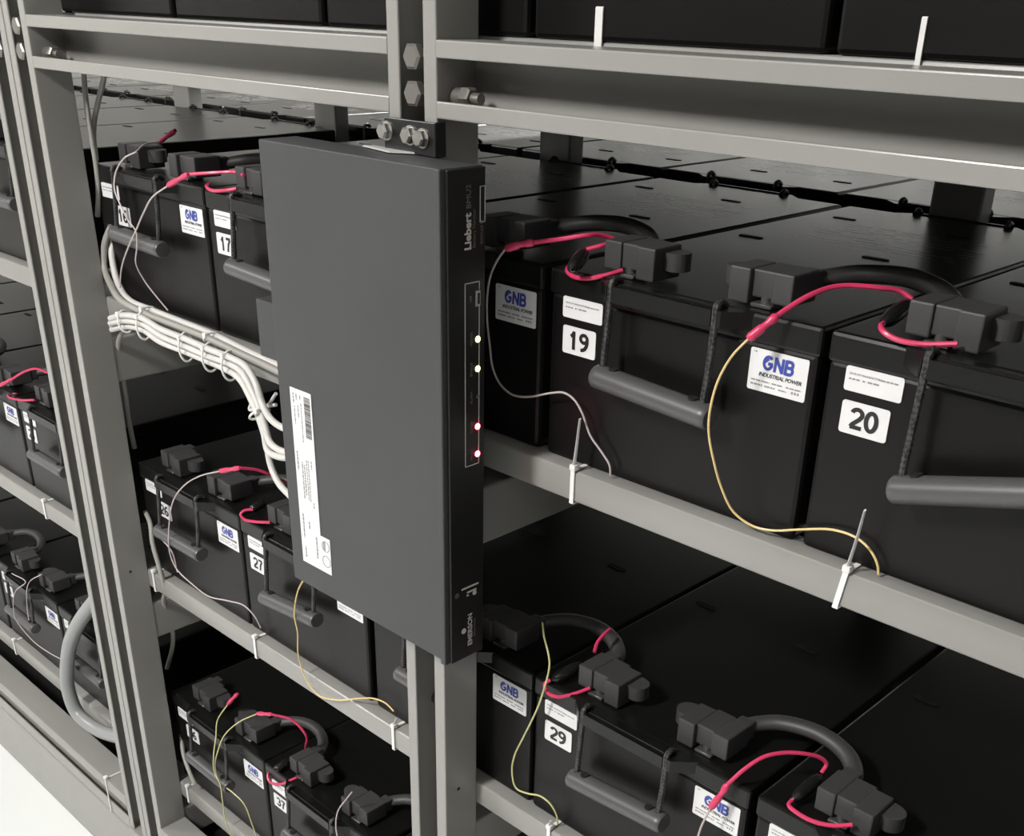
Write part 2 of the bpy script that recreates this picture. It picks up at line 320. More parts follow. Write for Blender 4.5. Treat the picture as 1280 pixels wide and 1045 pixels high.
G_wire2=[(-0.4869,0.0700,-0.5383),(-0.5210,0.0567,-0.5646),(-0.5461,0.0443,-0.5960),(-0.5507,0.0330,-0.6222),(-0.5647,0.0330,-0.6597),(-0.5588,0.0347,-0.6849),(-0.5317,0.0380,-0.6899),(-0.5083,0.0427,-0.7022),(-0.4985,0.0467,-0.7376),(-0.4932,0.0500,-0.7680)]
G_arc=[(-0.4306,0.1100,-0.5908),(-0.4124,0.1000,-0.5520),(-0.4288,0.0900,-0.5303),(-0.4480,0.0700,-0.5205)]
G_loop=[(-0.3924,0.0660,-0.6003),(-0.4265,0.0585,-0.6268),(-0.4502,0.0560,-0.6343),(-0.4584,0.0595,-0.6275),(-0.4589,0.0700,-0.6246)]
G_fuse=[(-0.4332,0.0541,-0.6050),(-0.4312,0.0813,-0.5980)]
H_wire=[(-0.2533,0.0600,-0.5439),(-0.2619,0.0550,-0.5595),(-0.2751,0.0500,-0.5848),(-0.2743,0.0450,-0.6091),(-0.2623,0.0400,-0.6267)]
I_arc=[(-0.4027,0.0752,0.2150),(-0.4306,0.0800,0.2149),(-0.4512,0.0650,0.2131),(-0.4774,0.0500,0.2098)]
I_fer=[(-0.4688,0.0450,0.2111),(-0.4929,0.0450,0.2024),(-0.5159,0.0450,0.1937)]
I_wire=[(-0.5159,0.0450,0.1937),(-0.5381,0.0350,0.1788),(-0.5509,0.0293,0.1615),(-0.5738,0.0280,0.1375),(-0.6026,0.0293,0.1124),(-0.6347,0.0333,0.0825),(-0.6603,0.0400,0.0520)]
I_wire2=[(-0.6089,0.0600,0.2201),(-0.6251,0.0518,0.2119),(-0.6341,0.0436,0.1960),(-0.6278,0.0355,0.1789),(-0.6071,0.0293,0.1635),(-0.5884,0.0271,0.1476),(-0.5726,0.0271,0.1359),(-0.5802,0.0293,0.1158),(-0.5998,0.0355,0.0927),(-0.6007,0.0436,0.0718),(-0.5867,0.0495,0.0535),(-0.5712,0.0550,0.0375)]
I_loop=[(-0.4052,0.0660,0.2013),(-0.4194,0.0585,0.1986),(-0.4401,0.0560,0.1964),(-0.4569,0.0595,0.1984),(-0.4668,0.0700,0.1998)]
I_fer2=[(-0.6570,0.1200,0.2237),(-0.6167,0.1200,0.2402)]
J_arc=[(-1.0520,0.0900,-0.1606),(-1.0718,0.0800,-0.1564),(-1.0975,0.0700,-0.1656),(-1.1273,0.0600,-0.1826)]
J_fer=[(-1.1273,0.0600,-0.1826),(-1.1577,0.0500,-0.1986)]
J_wire=[(-1.1577,0.0500,-0.1986),(-1.1895,0.0400,-0.2223),(-1.2027,0.0300,-0.2588),(-1.2643,0.0400,-0.3369),(-1.2795,0.0500,-0.3901)]
J_loop=[(-1.0670,0.0660,-0.2048),(-1.1136,0.0610,-0.2152),(-1.1427,0.0560,-0.2171),(-1.1609,0.0610,-0.2185),(-1.1382,0.0660,-0.2113)]
K_wire=[(-1.2898,0.0500,-0.6021),(-1.2033,0.0406,-0.5847),(-1.2409,0.0337,-0.6137),(-1.2534,0.0306,-0.6346),(-1.2645,0.0300,-0.6632),(-1.2694,0.0319,-0.6889),(-1.2350,0.0413,-0.7228),(-1.1817,0.0469,-0.7288),(-1.1133,0.0500,-0.7210)]
K_wire2=[(-1.1706,0.0600,-0.5626),(-1.1971,0.0475,-0.5815),(-1.1854,0.0350,-0.5875),(-1.1996,0.0325,-0.6345),(-1.1973,0.0300,-0.6584)]
W_a=[(-0.7000,0.0600,0.1210),(-0.7149,0.0550,0.0973),(-0.7148,0.0500,0.0671),(-0.6904,0.0425,0.0515),(-0.6547,0.0350,0.0394),(-0.5937,0.0340,0.0337),(-0.5158,0.0330,0.0331),(-0.4446,0.0330,0.0321),(-0.3783,0.0330,0.0283),(-0.3082,0.0330,0.0246),(-0.2568,0.0330,0.0213)]
W_b=[(-0.7069,0.0700,0.1119),(-0.7117,0.0625,0.0917),(-0.6996,0.0550,0.0710),(-0.6833,0.0500,0.0517),(-0.6529,0.0450,0.0382),(-0.5933,0.0450,0.0350),(-0.5175,0.0450,0.0337),(-0.4465,0.0450,0.0324),(-0.3804,0.0450,0.0274),(-0.3178,0.0450,0.0246),(-0.2659,0.0450,0.0220)]
W_c=[(-0.6792,0.0300,0.0106),(-0.6367,0.0283,0.0233),(-0.5856,0.0267,0.0294),(-0.5422,0.0255,0.0252),(-0.4853,0.0247,0.0252),(-0.4278,0.0237,0.0241),(-0.3783,0.0220,0.0249),(-0.3473,0.0203,0.0219),(-0.3272,0.0180,0.0078),(-0.3141,0.0155,-0.0116),(-0.2977,0.0127,-0.0225),(-0.2707,0.0093,-0.0257),(-0.2388,0.0060,-0.0200)]
W_d=[(-0.6855,0.0320,0.0027),(-0.6366,0.0305,0.0157),(-0.5882,0.0289,0.0205),(-0.5430,0.0277,0.0147),(-0.4879,0.0269,0.0145),(-0.4339,0.0262,0.0137),(-0.3882,0.0242,0.0157),(-0.3592,0.0218,0.0125),(-0.3391,0.0195,-0.0028),(-0.3227,0.0172,-0.0207),(-0.3111,0.0149,-0.0388),(-0.3012,0.0122,-0.0515),(-0.2772,0.0091,-0.0544),(-0.2421,0.0060,-0.0465)]
W_e=[(-0.6920,0.0360,-0.0078),(-0.6469,0.0345,0.0057),(-0.6019,0.0329,0.0109),(-0.5581,0.0317,0.0048),(-0.5004,0.0309,0.0052),(-0.4491,0.0302,0.0048),(-0.4010,0.0269,0.0056),(-0.3676,0.0231,0.0028),(-0.3452,0.0195,-0.0109),(-0.3286,0.0172,-0.0278),(-0.3154,0.0149,-0.0466),(-0.3075,0.0122,-0.0628),(-0.2861,0.0091,-0.0636),(-0.2429,0.0060,-0.0532)]
W_f=[(-0.6989,0.0400,-0.0056),(-0.6566,0.0377,0.0075),(-0.5989,0.0354,0.0090),(-0.5431,0.0340,0.0045),(-0.4870,0.0340,0.0065),(-0.4341,0.0340,0.0064),(-0.3951,0.0328,0.0058),(-0.3676,0.0312,-0.0008),(-0.3514,0.0292,-0.0193),(-0.3355,0.0254,-0.0353),(-0.3221,0.0215,-0.0577),(-0.3130,0.0182,-0.0835),(-0.2952,0.0151,-0.0999),(-0.2657,0.0120,-0.1084)]
W_g=[(-0.6834,0.0500,-0.0064),(-0.7097,0.0525,-0.0285),(-0.7243,0.0550,-0.0544),(-0.7266,0.0575,-0.0838),(-0.7311,0.0600,-0.1144),(-0.7433,0.0650,-0.1482),(-0.7487,0.0700,-0.1998)]
W_h=[(-0.3075,0.0300,-0.0012),(-0.3307,0.0300,-0.0219),(-0.3527,0.0300,-0.0198),(-0.3647,0.0300,-0.0343),(-0.3425,0.0300,-0.0268),(-0.3094,0.0300,-0.0146)]
T_a=[(-0.7283,0.0700,0.4011),(-0.7261,0.0672,0.3799),(-0.7204,0.0650,0.3543),(-0.7193,0.0650,0.3282),(-0.7216,0.0639,0.2970),(-0.7206,0.0611,0.2653),(-0.7182,0.0600,0.2285),(-0.7165,0.0600,0.1954),(-0.7213,0.0600,0.1609),(-0.7336,0.0600,0.1295)]
T_b=[(-0.6941,0.0750,0.4014),(-0.6901,0.0775,0.3806),(-0.6874,0.0800,0.3552),(-0.6877,0.0800,0.3293),(-0.7017,0.0800,0.2976),(-0.7189,0.0750,0.2649),(-0.7235,0.0700,0.2462),(-0.7276,0.0675,0.2253),(-0.7250,0.0650,0.1990)]
V_a=[(-0.7231,0.0600,-0.2906),(-0.6983,0.0525,-0.2994),(-0.6848,0.0450,-0.3247),(-0.6700,0.0425,-0.3552),(-0.6775,0.0500,-0.3968),(-0.7179,0.0650,-0.4459),(-0.7232,0.0750,-0.4950),(-0.7435,0.0825,-0.5361),(-0.7908,0.0900,-0.6063)]
V_b=[(-0.7103,0.0550,-0.3108),(-0.6696,0.0500,-0.3107),(-0.6394,0.0500,-0.3232),(-0.6426,0.0560,-0.3590)]
V_c=[(-0.7312,0.0700,-0.6797),(-0.7215,0.0625,-0.7033),(-0.7061,0.0550,-0.7238),(-0.6845,0.0500,-0.7421),(-0.6711,0.0500,-0.7592)]
conduit=[(-0.8985,0.0500,-0.4897),(-0.9130,0.0400,-0.5098),(-0.9578,0.0300,-0.5596),(-0.9900,0.0200,-0.6089),(-1.0202,0.0167,-0.6700),(-1.0387,0.0167,-0.7295),(-1.0289,0.0200,-0.7787),(-0.9826,0.0267,-0.7923),(-0.9163,0.0367,-0.7826),(-0.8657,0.0500,-0.7666)]

# ------------------------------------------------------------------ batteries
BW, BD, BH, YB = 0.259, 0.491, 0.166, 0.062
def half_outline(front=True):
    f = [(0.054, 0), (0.073, -.017), (.0745, -.017), (.0745, -.009), (.0795, -.009), (.0795, -.0175), (.1755, -.0175), (.1755, -.009), (.1805, -.009), (.1805, -.017), (.184, -.017), (.203, 0)]
    return f
def build_case():
    bm = bmesh.new(); box(bm, 0, BW, 0, BD, 0, BH-.020, .004, 2)
    return mesh(bm, 'case', True)
def build_lid():
    bm = bmesh.new(); box(bm, -.0012, BW+.0012, -.0012, BD+.0012, BH-.022, BH, .003, 2)
    f = half_outline()
    prism(bm, f+[(.203, .02), (.054, .02)], BH-.013, BH-.0003, 'Z', 0)
    prism(bm, [(x, BD-y) for x, y in f]+[(.203, BD-.02), (.054, BD-.02)], BH-.013, BH-.0003, 'Z', 0)
    box(bm, .082, .173, -.0125, -.0095, BH-.001, BH+.0012, .0004, 1)      # raised rim behind the lid edge
    box(bm, .082, .173, BD+.0095, BD+.0125, BH-.001, BH+.0012, .0004, 1)
    return mesh(bm, 'lid', True)
def build_cover(mirror):
    bm = bmesh.new(); z0, z1 = BH+.0015, BH+.0275
    box(bm, .045, .0625, .0130, .048, z0+.003, z1, .0014, 2)
    box(bm, .0615, .0815, .0155, .050, z0+.005, z1-.0006, .0014, 2)
    box(bm, .0805, .0985, .0105, .046, z0, z1, .0014, 2)
    box(bm, .046, .062, .044, .060, z0+.006, z1-.002, .002, 2)              # cable neck
    prism(bm, [(.097, .024)]+[(.104+.011*math.cos(a), .034+.011*math.sin(a)) for a in [math.radians(-80+20*i) for i in range(9)]]+[(.097, .046)], z0+.008, z1-.004, 'Z', .0008)
    if mirror:
        for v in bm.verts: v.co.x = BW+.009-v.co.x
        bmesh.ops.reverse_faces(bm, faces=bm.faces[:])
    return mesh(bm, 'cover', True)
def build_lug(mirror):
    bm = bmesh.new(); box(bm, .060, .078, .011, .03, BH+.0003, BH+.0035, .0006, 1); cyl(bm, (.069, .020, BH), (.069, .020, BH+.008), .005, 12)
    if mirror:
        for v in bm.verts: v.co.x = BW+.009-v.co.x
        bmesh.ops.reverse_faces(bm, faces=bm.faces[:])
    return mesh(bm, 'lug', True)
def handle_mesh():
    bm = bmesh.new(); L = .058
    tube(bm, [(-L, 0, 0), (-L+.002, 0, 0), (-L+.006, 0, 0), (0, 0, 0), (L-.006, 0, 0), (L-.002, 0, 0), (L, 0, 0)], .0108, 16, 1, smooth=False, flat=.92,
         prof=lambda t: 1.0 if .1 < t < .9 else (.96 if .05 < t < .95 else .86))
    return mesh(bm, 'handle', True)
def hole_mesh():
    bm = bmesh.new(); cyl(bm, (0, 0, 0), (0, 0, .0022), .0042, 12); return mesh(bm, 'hole', True)
def lid_slots(pts):
    out = []
    for x, y in pts:
        bm = bmesh.new(); prism(bm, [(x+p[0]-.013, y+p[1]-.004) for p in rrect(.026, .008, .0039)], BH-.0008, BH+.0006, 'Z'); out.append(mesh(bm, 'slot'))
    return out
def lid_print():
    bm = bmesh.new(); rnd = random.Random(3)
    for k in range(9):
        y = .285+k*.0125; x = .05+rnd.random()*.02
        while x < .215:
            l = .008+rnd.random()*.03
            if rnd.random() < .8: box(bm, x, min(x+l, .22), y, y+.0035, BH-.0003, BH+.00008)
            x += l+.004+rnd.random()*.01
    return mesh(bm, 'print')
ME = dict(case=build_case(), lid=build_lid(), coverL=build_cover(False), coverR=build_cover(True), lugL=build_lug(False), lugR=build_lug(True),
          handle=handle_mesh(), hole=hole_mesh(), print=lid_print())
SLOTS = lid_slots([(.033, .246), (.040, .41), (.165, .41), (.165, .246)])
def plate(w, h, r, t=.0007):
    bm = bmesh.new(); prism(bm, rrect(w, h, r), 0, -t, 'Y'); return mesh(bm, 'plate')
ME['num'] = plate(.0368, .0237, .0022); ME['data'] = plate(.0437, .0175, .0020); ME['maker'] = plate(.0495, .0315, .0016)
def dashes(rows):
    bm = bmesh.new()
    for x0, x1, z, h in rows: box(bm, x0, x1, -.0009, -.0006, z, z+h)
    return mesh(bm, 'print')
rnd = random.Random(11)
def rowdash(x0, x1, z, h, lo=.0016, hi=.006):
    out = []; x = x0
    while x < x1:
        l = lo+rnd.random()*(hi-lo); out.append((x, min(x1, x+l), z, h)); x += l+.0007
    return out
ME['makerprint'] = dashes(rowdash(.003, .019, .0073, .0011)+rowdash(.021, .030, .0073, .0011)+rowdash(.033, .046, .0073, .0011)+rowdash(.003, .013, .0040, .0014)+rowdash(.015, .024, .0040, .0012)+rowdash(.027, .034, .0040, .001)+[(.038, .0395, .004, .0018), (.0405, .042, .004, .0018), (.043, .0445, .004, .0018), (.003, .0036, .0285, .0012), (.0042, .0055, .0285, .0012)])
ME['dataprint'] = dashes(rowdash(.027, .040, .0118, .0011, .002, .004)+rowdash(.003, .012, .0082, .0011)+rowdash(.0135, .016, .0082, .0011)+rowdash(.0175, .026, .0082, .0012))

def arc(cx, cy, rx, ry, a0, a1, n=12):
    return [(cx+rx*math.cos(math.radians(a0+(a1-a0)*i/n)), cy+ry*math.sin(math.radians(a0+(a1-a0)*i/n))) for i in range(n+1)]
GL = {   # centre lines of bold grotesque glyphs, cap height 1
 '0': [arc(.31, .5, .215, .415, 90, 450, 24)], '1': [[(.10, .70), (.20, .76), (.30, .92)], [(.30, 1.0), (.30, 0)]],
 '2': [arc(.31, .70, .215, .215, 170, -28, 12)+[(.42, .48), (.15, .20), (.09, .08)], [(.06, .085), (.56, .085)]],
 '3': [arc(.29, .72, .20, .19, 165, -80, 10), arc(.29, .30, .22, .215, 88, -165, 12)],
 '4': [[(.42, 0), (.42, .93), (.08, .30), (.08, .24), (.58, .24)]],
 '5': [[(.52, .91), (.17, .91), (.12, .50)], arc(.30, .32, .215, .235, 140, -160, 14)],
 '6': [arc(.31, .29, .205, .205, 0, 360, 20), arc(.46, .40, .36, .51, 190, 85, 10)],
 '7': [[(.06, .91), (.54, .91)], [(.50, .88), (.30, .50), (.22, 0)]],
 '8': [arc(.31, .72, .18, .19, 0, 360, 18), arc(.31, .29, .215, .21, 0, 360, 20)],
 '9': [arc(.31, .71, .205, .205, 0, 360, 20), arc(.16, .60, .36, .51, 10, -95, 10)],
 'G': [arc(.40, .5, .31, .41, 42, 330, 20)+[(.68, .30), (.68, .46)], [(.40, .46), (.76, .46)], [(.10, .5), (.40, .80)]],
 'N': [[(.12, 0), (.12, 1)], [(.12, .93), (.66, .07)], [(.66, 0), (.66, 1)]],
 'B': [[(.12, 0), (.12, 1)], [(.12, .91), (.42, .91)]+arc(.42, .71, .17, .20, 90, -90, 8)+[(.12, .51)], [(.42, .51)]+arc(.44, .295, .20, .215, 90, -90, 8)+[(.12, .08)]]}
ADV = {'G': .84, 'N': .80, 'B': .76}
def glyph_mesh(s, h, w, shear=0.0, center=True, xs=1.0):
    k = ('g', s, h, w)
    if k in TXT: return TXT[k]
    bm = bmesh.new(); x = 0.0; tot = sum(ADV.get(c, .62) for c in s); x = -tot/2 if center else 0.0; layer = 0
    for c in s:
        for st in GL[c]:
            layer += 1; n = len(st); y = -.00002*layer; L, Rr = [], []
            for i in range(n):
                p0 = st[max(i-1, 0)]; p1 = st[min(i+1, n-1)]
                if math.dist(st[0], st[-1]) < 1e-6 and i in (0, n-1): p0, p1 = st[n-2], st[1]
                dx, dy = p1[0]-p0[0], p1[1]-p0[1]; d = math.hypot(dx, dy) or 1; nx, ny = -dy/d*w/2, dx/d*w/2
                for sg, arr in ((1, L), (-1, Rr)):
                    px, py = st[i][0]+sg*nx+x, st[i][1]+sg*ny
                    arr.append(bm.verts.new(((px+shear*py)*h*xs, y, py*h)))
            for i in range(n-1): bm.faces.new((L[i], L[i+1], Rr[i+1], Rr[i]))
        x += ADV.get(c, .62)
    me = mesh(bm, 'lettering'); TXT[k] = me
    return me
def battery(num, x, z, y=YB, label=None, group=None, flip=False, stickers=True, hz=0.0, tilt=0.0, covers='LR', number=True, detail=True, printed=False, left=True):
    t = empty('battery', (x, y, z)); tag(t, label, 'battery', group)
    if flip: t.rotation_euler = (0, 0, math.pi); t.location = (x+BW, y+BD, z)
    obj('case', ME['case'], 'case', t); ld = obj('lid', ME['lid'], 'lid', t)
    if detail:
        for s in SLOTS: obj('vent_slot', s, 'slot', ld)
        if printed: obj('lid_print', ME['print'], 'lidprint', ld)
    for side in covers:
        cv = obj('terminal_cover', ME['cover'+side], 'cover', t); obj('terminal_lug', ME['lug'+side], 'lug', cv)
    # hanging handle: two ropes from the notches in the lid edge to a grey grip
    for (yy, s) in ((-.0205, -1), (BD+.0205, 1)):
        if s > 0 and not detail: continue
        zc = BH-.076+(hz if s < 0 else 0); tl = tilt if s < 0 else 0
        gx = .1265+.002*(1 if s < 0 else -1)
        h = obj('handle', ME['handle'], 'handle', t, (gx, yy-s*(.0005 if s < 0 else .009), zc), (0, -tl, 0))
        for k in (-1, 1):
            xx = .0772 if k < 0 else .178
            zz = zc+.0095+math.sin(tl)*(xx-gx)
            bm = bmesh.new()
            tube(bm, [(xx, yy-s*.018, BH+.0005), (xx, yy-s*.012, BH+.0040), (xx, yy-s*.0065, BH+.002), (xx, yy-s*.0058, BH-.008), (xx+.0004*k, yy-s*.0045, (BH+zz)/2), (xx, yy-s*.001, zz-.004)], .0029, 8, 5)
            obj('rope', mesh(bm, 'rope', True), 'rope', t)
            obj('hole', ME['hole'], 'slot', h, (k*.040, 0, .0089))
    if stickers:
        if number and left:
            p = obj('number_label', ME['num'], 'white', t, (.0158+NDX.get(num, 0), -.0002, .0967))
            obj('digits', glyph_mesh(str(num), .0158, .19, xs=1.14), 'ink', p, (.0184, -.0009, .0043))
        if left: p = obj('data_label', ME['data'], 'white', t, (.0147, -.0002, .1272))
        if left: obj('print_lines', ME['dataprint'], 'grey_ink', p)['kind'] = 'stuff'
        if left: obj('print_text', text_mesh('DATE OF MANUFACTURE', .0021, 0.0), 'grey_ink', p, (.003, -.0009, .0118), RF)
        p = obj('maker_label', ME['maker'], 'white', t, (BW-.0558, -.0002, .1095))
        obj('logo_letters', glyph_mesh('GNB', .0112, .215, .06, False), 'blue', p, (.0112, -.0009, .0168))
        obj('logo_line', text_mesh('INDUSTRIAL POWER', .0042, .012, .25, 'LEFT', .92), 'ink', p, (.0088, -.0009, .0118), RF)
        obj('print_lines', ME['makerprint'], 'grey_ink', p)['kind'] = 'stuff'
    return t
NDX = {16: .027, 26: .026, 36: .019}      # some number stickers sit farther in
ROW1 = {16: -.7275, 17: -.465, 18: -.196, 19: .0735, 20: .3405}
ROW2 = {26: -.7265, 27: -.464, 28: -.194, 29: .0700, 30: .3380}
ROW3 = {36: -.7300, 37: -.467, 38: -.198, 39: .0700}
BLAB = {16: 'black battery numbered 16 beside the left double upright, above the white cable bundle', 17: 'black battery numbered 17 with its right half behind the monitoring box',
        18: 'black battery hidden by the monitoring box with only its maker label showing', 19: 'black battery numbered 19 standing between the monitoring box and battery 20', 20: 'black battery numbered 20 with its grip hanging askew',
        26: 'black battery numbered 26 under a pale arching wire', 27: 'black battery numbered 27 partly below the corner of the monitoring box', 28: 'black battery behind the middle upright, joined to battery 29',
        29: 'black battery numbered 29 with a yellowish wire hanging in front', 30: 'black battery right of number 29, its red wire loop at the lid corner',
        36: 'black battery numbered 36 with two yellow wires crossing it', 37: 'black battery numbered 37 on the lowest shelf below the cream wire', 38: 'black battery behind the foot of the middle upright on the lowest shelf', 39: 'black battery on the lowest shelf underneath number 29'}
TH = {16: (.0, -.03), 17: (0, -.05), 19: (-.001, -.06), 20: (0, .27), 26: (-.002, .01), 27: (-.002, .10), 29: (.002, .08), 36: (-.003, .0), 37: (-.002, -.03)}
for row, z, nm in ((ROW1, ZR[0], 'upper'), (ROW2, ZR[1], 'middle'), (ROW3, ZR[2], 'lowest')):
    for n, x in row.items():
        hz, tl = TH.get(n, (0, 0))
        battery(n, x, z, label=BLAB[n], group='numbered batteries in the rack', hz=hz, tilt=tl,
                printed=(nm == 'upper'), left=(n != 28))
# left rack
LX = [-1.127, -1.392, -1.659, -1.926, -2.193]
for i, x in enumerate(LX):
    battery(15-i, x, ZR[0], label=['black battery on the upper shelf beside the double upright', 'black battery second from the double upright on the upper shelf', 'black battery third from the double upright on the upper shelf', 'black battery fourth from the double upright on the upper shelf', 'black battery fifth from the double upright on the upper shelf'][i], group='batteries in the neighbouring rack', number=False)
    battery(25-i, x, ZR[1], label=['black battery numbered 25 beside the double upright', 'black battery left of number 25 on the middle shelf', 'black battery two left of number 25 on the middle shelf', 'black battery three left of number 25 on the middle shelf', 'black battery four left of number 25 on the middle shelf'][i], group='batteries in the neighbouring rack', number=(i == 0))
    battery(35-i, x, ZR[2], label=['black battery behind the curved conduit on the lowest shelf', 'black battery numbered 34 on the lowest shelf', 'black battery left of number 34 on the lowest shelf', 'black battery two left of number 34 on the lowest shelf', 'black battery three left of number 34 on the lowest shelf'][i], group='batteries in the neighbouring rack', number=(i == 1))
# the row behind, turned to the rear aisle
YR = 0.630
for i, x in enumerate((.29, .022, -.246, -.514, -.782, -1.05, -1.318, -1.586, -1.854, -2.122, -2.39)):
    battery(0, x, ZR[0], YR, ['black battery in the rear row at the right rear upright', 'black battery in the rear row left of the right rear upright', 'black battery in the rear row behind the middle upright', 'black battery in the rear row at the rear upright behind the box', 'black battery at the left end of the rear row of the rack with the box', 'black battery at the end of the rear row of the neighbouring rack',
            'second rear row battery of the neighbouring rack', 'third rear row battery of the neighbouring rack', 'fourth rear row battery of the neighbouring rack', 'fifth rear row battery of the neighbouring rack', 'sixth rear row battery of the neighbouring rack'][i], 'rear row batteries', flip=True, stickers=False, printed=True)
    battery(0, x, ZR[1], YR, 'unseen black battery added in the dark rear row of the middle shelf', 'rear row batteries of the middle shelf', flip=True, stickers=False, detail=False)  # unseen rear batteries, added to keep rear aisle light out of the shelf
# the tier above: only the lower edges of these batteries show above the tier beams
for i, x in enumerate((.311, .045, -.221, -.487, -.753)):
    battery(0, x, BEAM1+.002, YB, ['black battery on the top tier behind the narrow white tie', 'black battery on the top tier behind the broad white tie', 'black battery on the top tier behind the middle upright', 'black battery on the top tier between the uprights, over the monitoring box', 'black battery on the top tier beside the left double upright'][i], 'top tier batteries', stickers=False)
    battery(0, x, BEAM1+.002, YR, 'unseen black battery added in the rear row of the top tier', 'rear row batteries of the top tier', flip=True, stickers=False, detail=False)  # unseen as well, put in to block light on the top tier

# ------------------------------------------------------------------ thick cables joining neighbouring batteries
def jumper(xa, xb, z, label, group='battery jumper cables'):
    """from the right cover of the battery at xa to the left cover of the one at xb"""
    zl = z+BH; a = xa+BW+.009-.053; b = xb+.054
    pts = [(a-.006, YB+.050, zl+.016), (a+.004, YB+.066, zl+.018), (a+.022, YB+.079, zl+.022), ((a+b)/2+.004, YB+.085, zl+.025), (b-.020, YB+.080, zl+.022), (b-.004, YB+.068, zl+.018), (b+.003, YB+.052, zl+.016)]
    bm = bmesh.new(); tube(bm, pts, .0082, 12, 6, flat=.85)
    return tag(obj('jumper_cable', mesh(bm, 'jumper', True), 'cable'), label, 'cable', group)
JLAB = {16: 'thick dark grey cable beside the red ferrule between batteries 16 and 17', 17: 'thick dark grey cable running from battery 17 behind the monitoring box', 18: 'thick dark grey cable behind the red ferrule right of the monitoring box',
        19: 'thick dark grey cable behind the long red arc between batteries 19 and 20', 26: 'thick dark grey cable behind the pale wire ferrule from battery 26 to 27', 27: 'thick dark grey cable below the monitoring box from battery 27',
        28: 'thick curved dark grey cable beside the yellowish wire, ending at battery 29', 29: 'thick curved dark grey cable behind the red ferrule on the maker label of battery 29', 36: 'thick dark grey cable behind the two yellow wires from battery 36',
        37: 'thick dark grey cable leaving battery 37 towards the middle upright', 38: 'thick dark grey cable on the lowest shelf right of the middle upright'}
for row, z in ((ROW1, ZR[0]), (ROW2, ZR[1]), (ROW3, ZR[2])):
    k = sorted(row)
    for a, b in zip(k, k[1:]):
        jumper(row[a], row[b], z, JLAB[a])
for zi, z in enumerate(ZR):
    for i in (0, 1):
        jumper(LX[i+1], LX[i], z, 'thick dark grey cable on the %s shelf, %s to the double upright' % (('upper', 'middle', 'lowest')[zi], ('next', 'second')[i]))

# ------------------------------------------------------------------ sense leads
RW, TW = 0.0019, 0.00095
def lead(label, wire=None, wm='cream', loop=None, arc=None, fer=None, fuse=None, extra=(), group='sense leads'):
    t = empty('sense_lead', (wire or loop or arc)[0]); tag(t, label, 'wire', group)
    off = -Vector(t.location)
    def part(n, m, bm): return obj(n, mesh(bm, n, True), m, t, off)
    if wire: bm = bmesh.new(); tube(bm, wire, TW, 6, 5); part('thin_wire', wm, bm)
    if loop: bm = bmesh.new(); tube(bm, loop, RW, 8, 6); part('red_wire', 'red', bm)
    if arc: bm = bmesh.new(); tube(bm, arc, RW, 8, 6); part('red_wire', 'red', bm)
    for fr in ([fer] if fer else [])+[e[1] for e in extra if e[0] == 'fer']:
        bm = bmesh.new(); tube(bm, fr, .0031, 10, 6, prof=lambda s: (.6 if s < .06 else 1.05 if s < .3 else .82 if s < .55 else 1.1 if s < .93 else .75)); part('ferrule', 'red', bm)
    if fuse:
        bm = bmesh.new(); tube(bm, fuse, .0062, 12, 10, prof=lambda s: max(.12, (1-abs(2*s-1)**3.0)**.5)); part('fuse_holder', 'fuse', bm)
    for e in extra:
        if e[0] == 'wire': bm = bmesh.new(); tube(bm, e[1], TW, 6, 5); part('thin_wire', e[2], bm)
    return t
lead('cream sense wire looping from the red ferrule of battery 20 to the rail tie', A_wire, 'cream', A_loop, A_arc, A_fer, A_fuse)
lead('pale sense wire hanging beside the monitoring box with red ferrule near battery 19', B_wire, 'pale', B_loop, B_arc, B_fer, B_fuse)
lead('yellowish sense wire with red loop in front of battery 29', C_wire, 'yellow', C_loop, C_tail, None, C_fuse)
lead('grey sense wire with red ferrule across the maker label of battery 29', D_wire, 'pale', D_loop, D_arc, D_fer, D_fuse)
lead('pale sense wire arching over battery 26 from a red ferrule', E_wire, 'pale', E_loop, E_arc, E_fer, E_fuse)
lead('cream sense wire hanging out below the monitoring box over the rail', F_wire, 'cream')
lead('yellow sense wire pair with two red ferrules over battery 36', G_wire1, 'yellow', G_loop, G_arc, G_fer2, G_fuse, extra=(('fer', G_fer1), ('wire', G_wire2, 'yellow')))
lead('thin grey sense wire hanging from the cover of battery 37', H_wire, 'pale')
lead('grey sense wire from the red ferrule between batteries 16 and 17', I_wire, 'pale', I_loop, I_arc, I_fer)
lead('grey sense wire crossing the number label of battery 16', I_wire2, 'pale', extra=(('fer', I_fer2), ('wire', [I_wire2[0], tuple((Vector(I_wire2[0])+Vector(I_fer2[0]))/2+Vector((0, -.004, .003))), I_fer2[0]], 'pale')))
lead('pale sense wire with red ferrule above battery 25', J_wire, 'pale', J_loop, J_arc, J_fer)
lead('grey sense wires crossing in front of battery 34', K_wire, 'pale', extra=(('wire', K_wire2, 'pale'),))

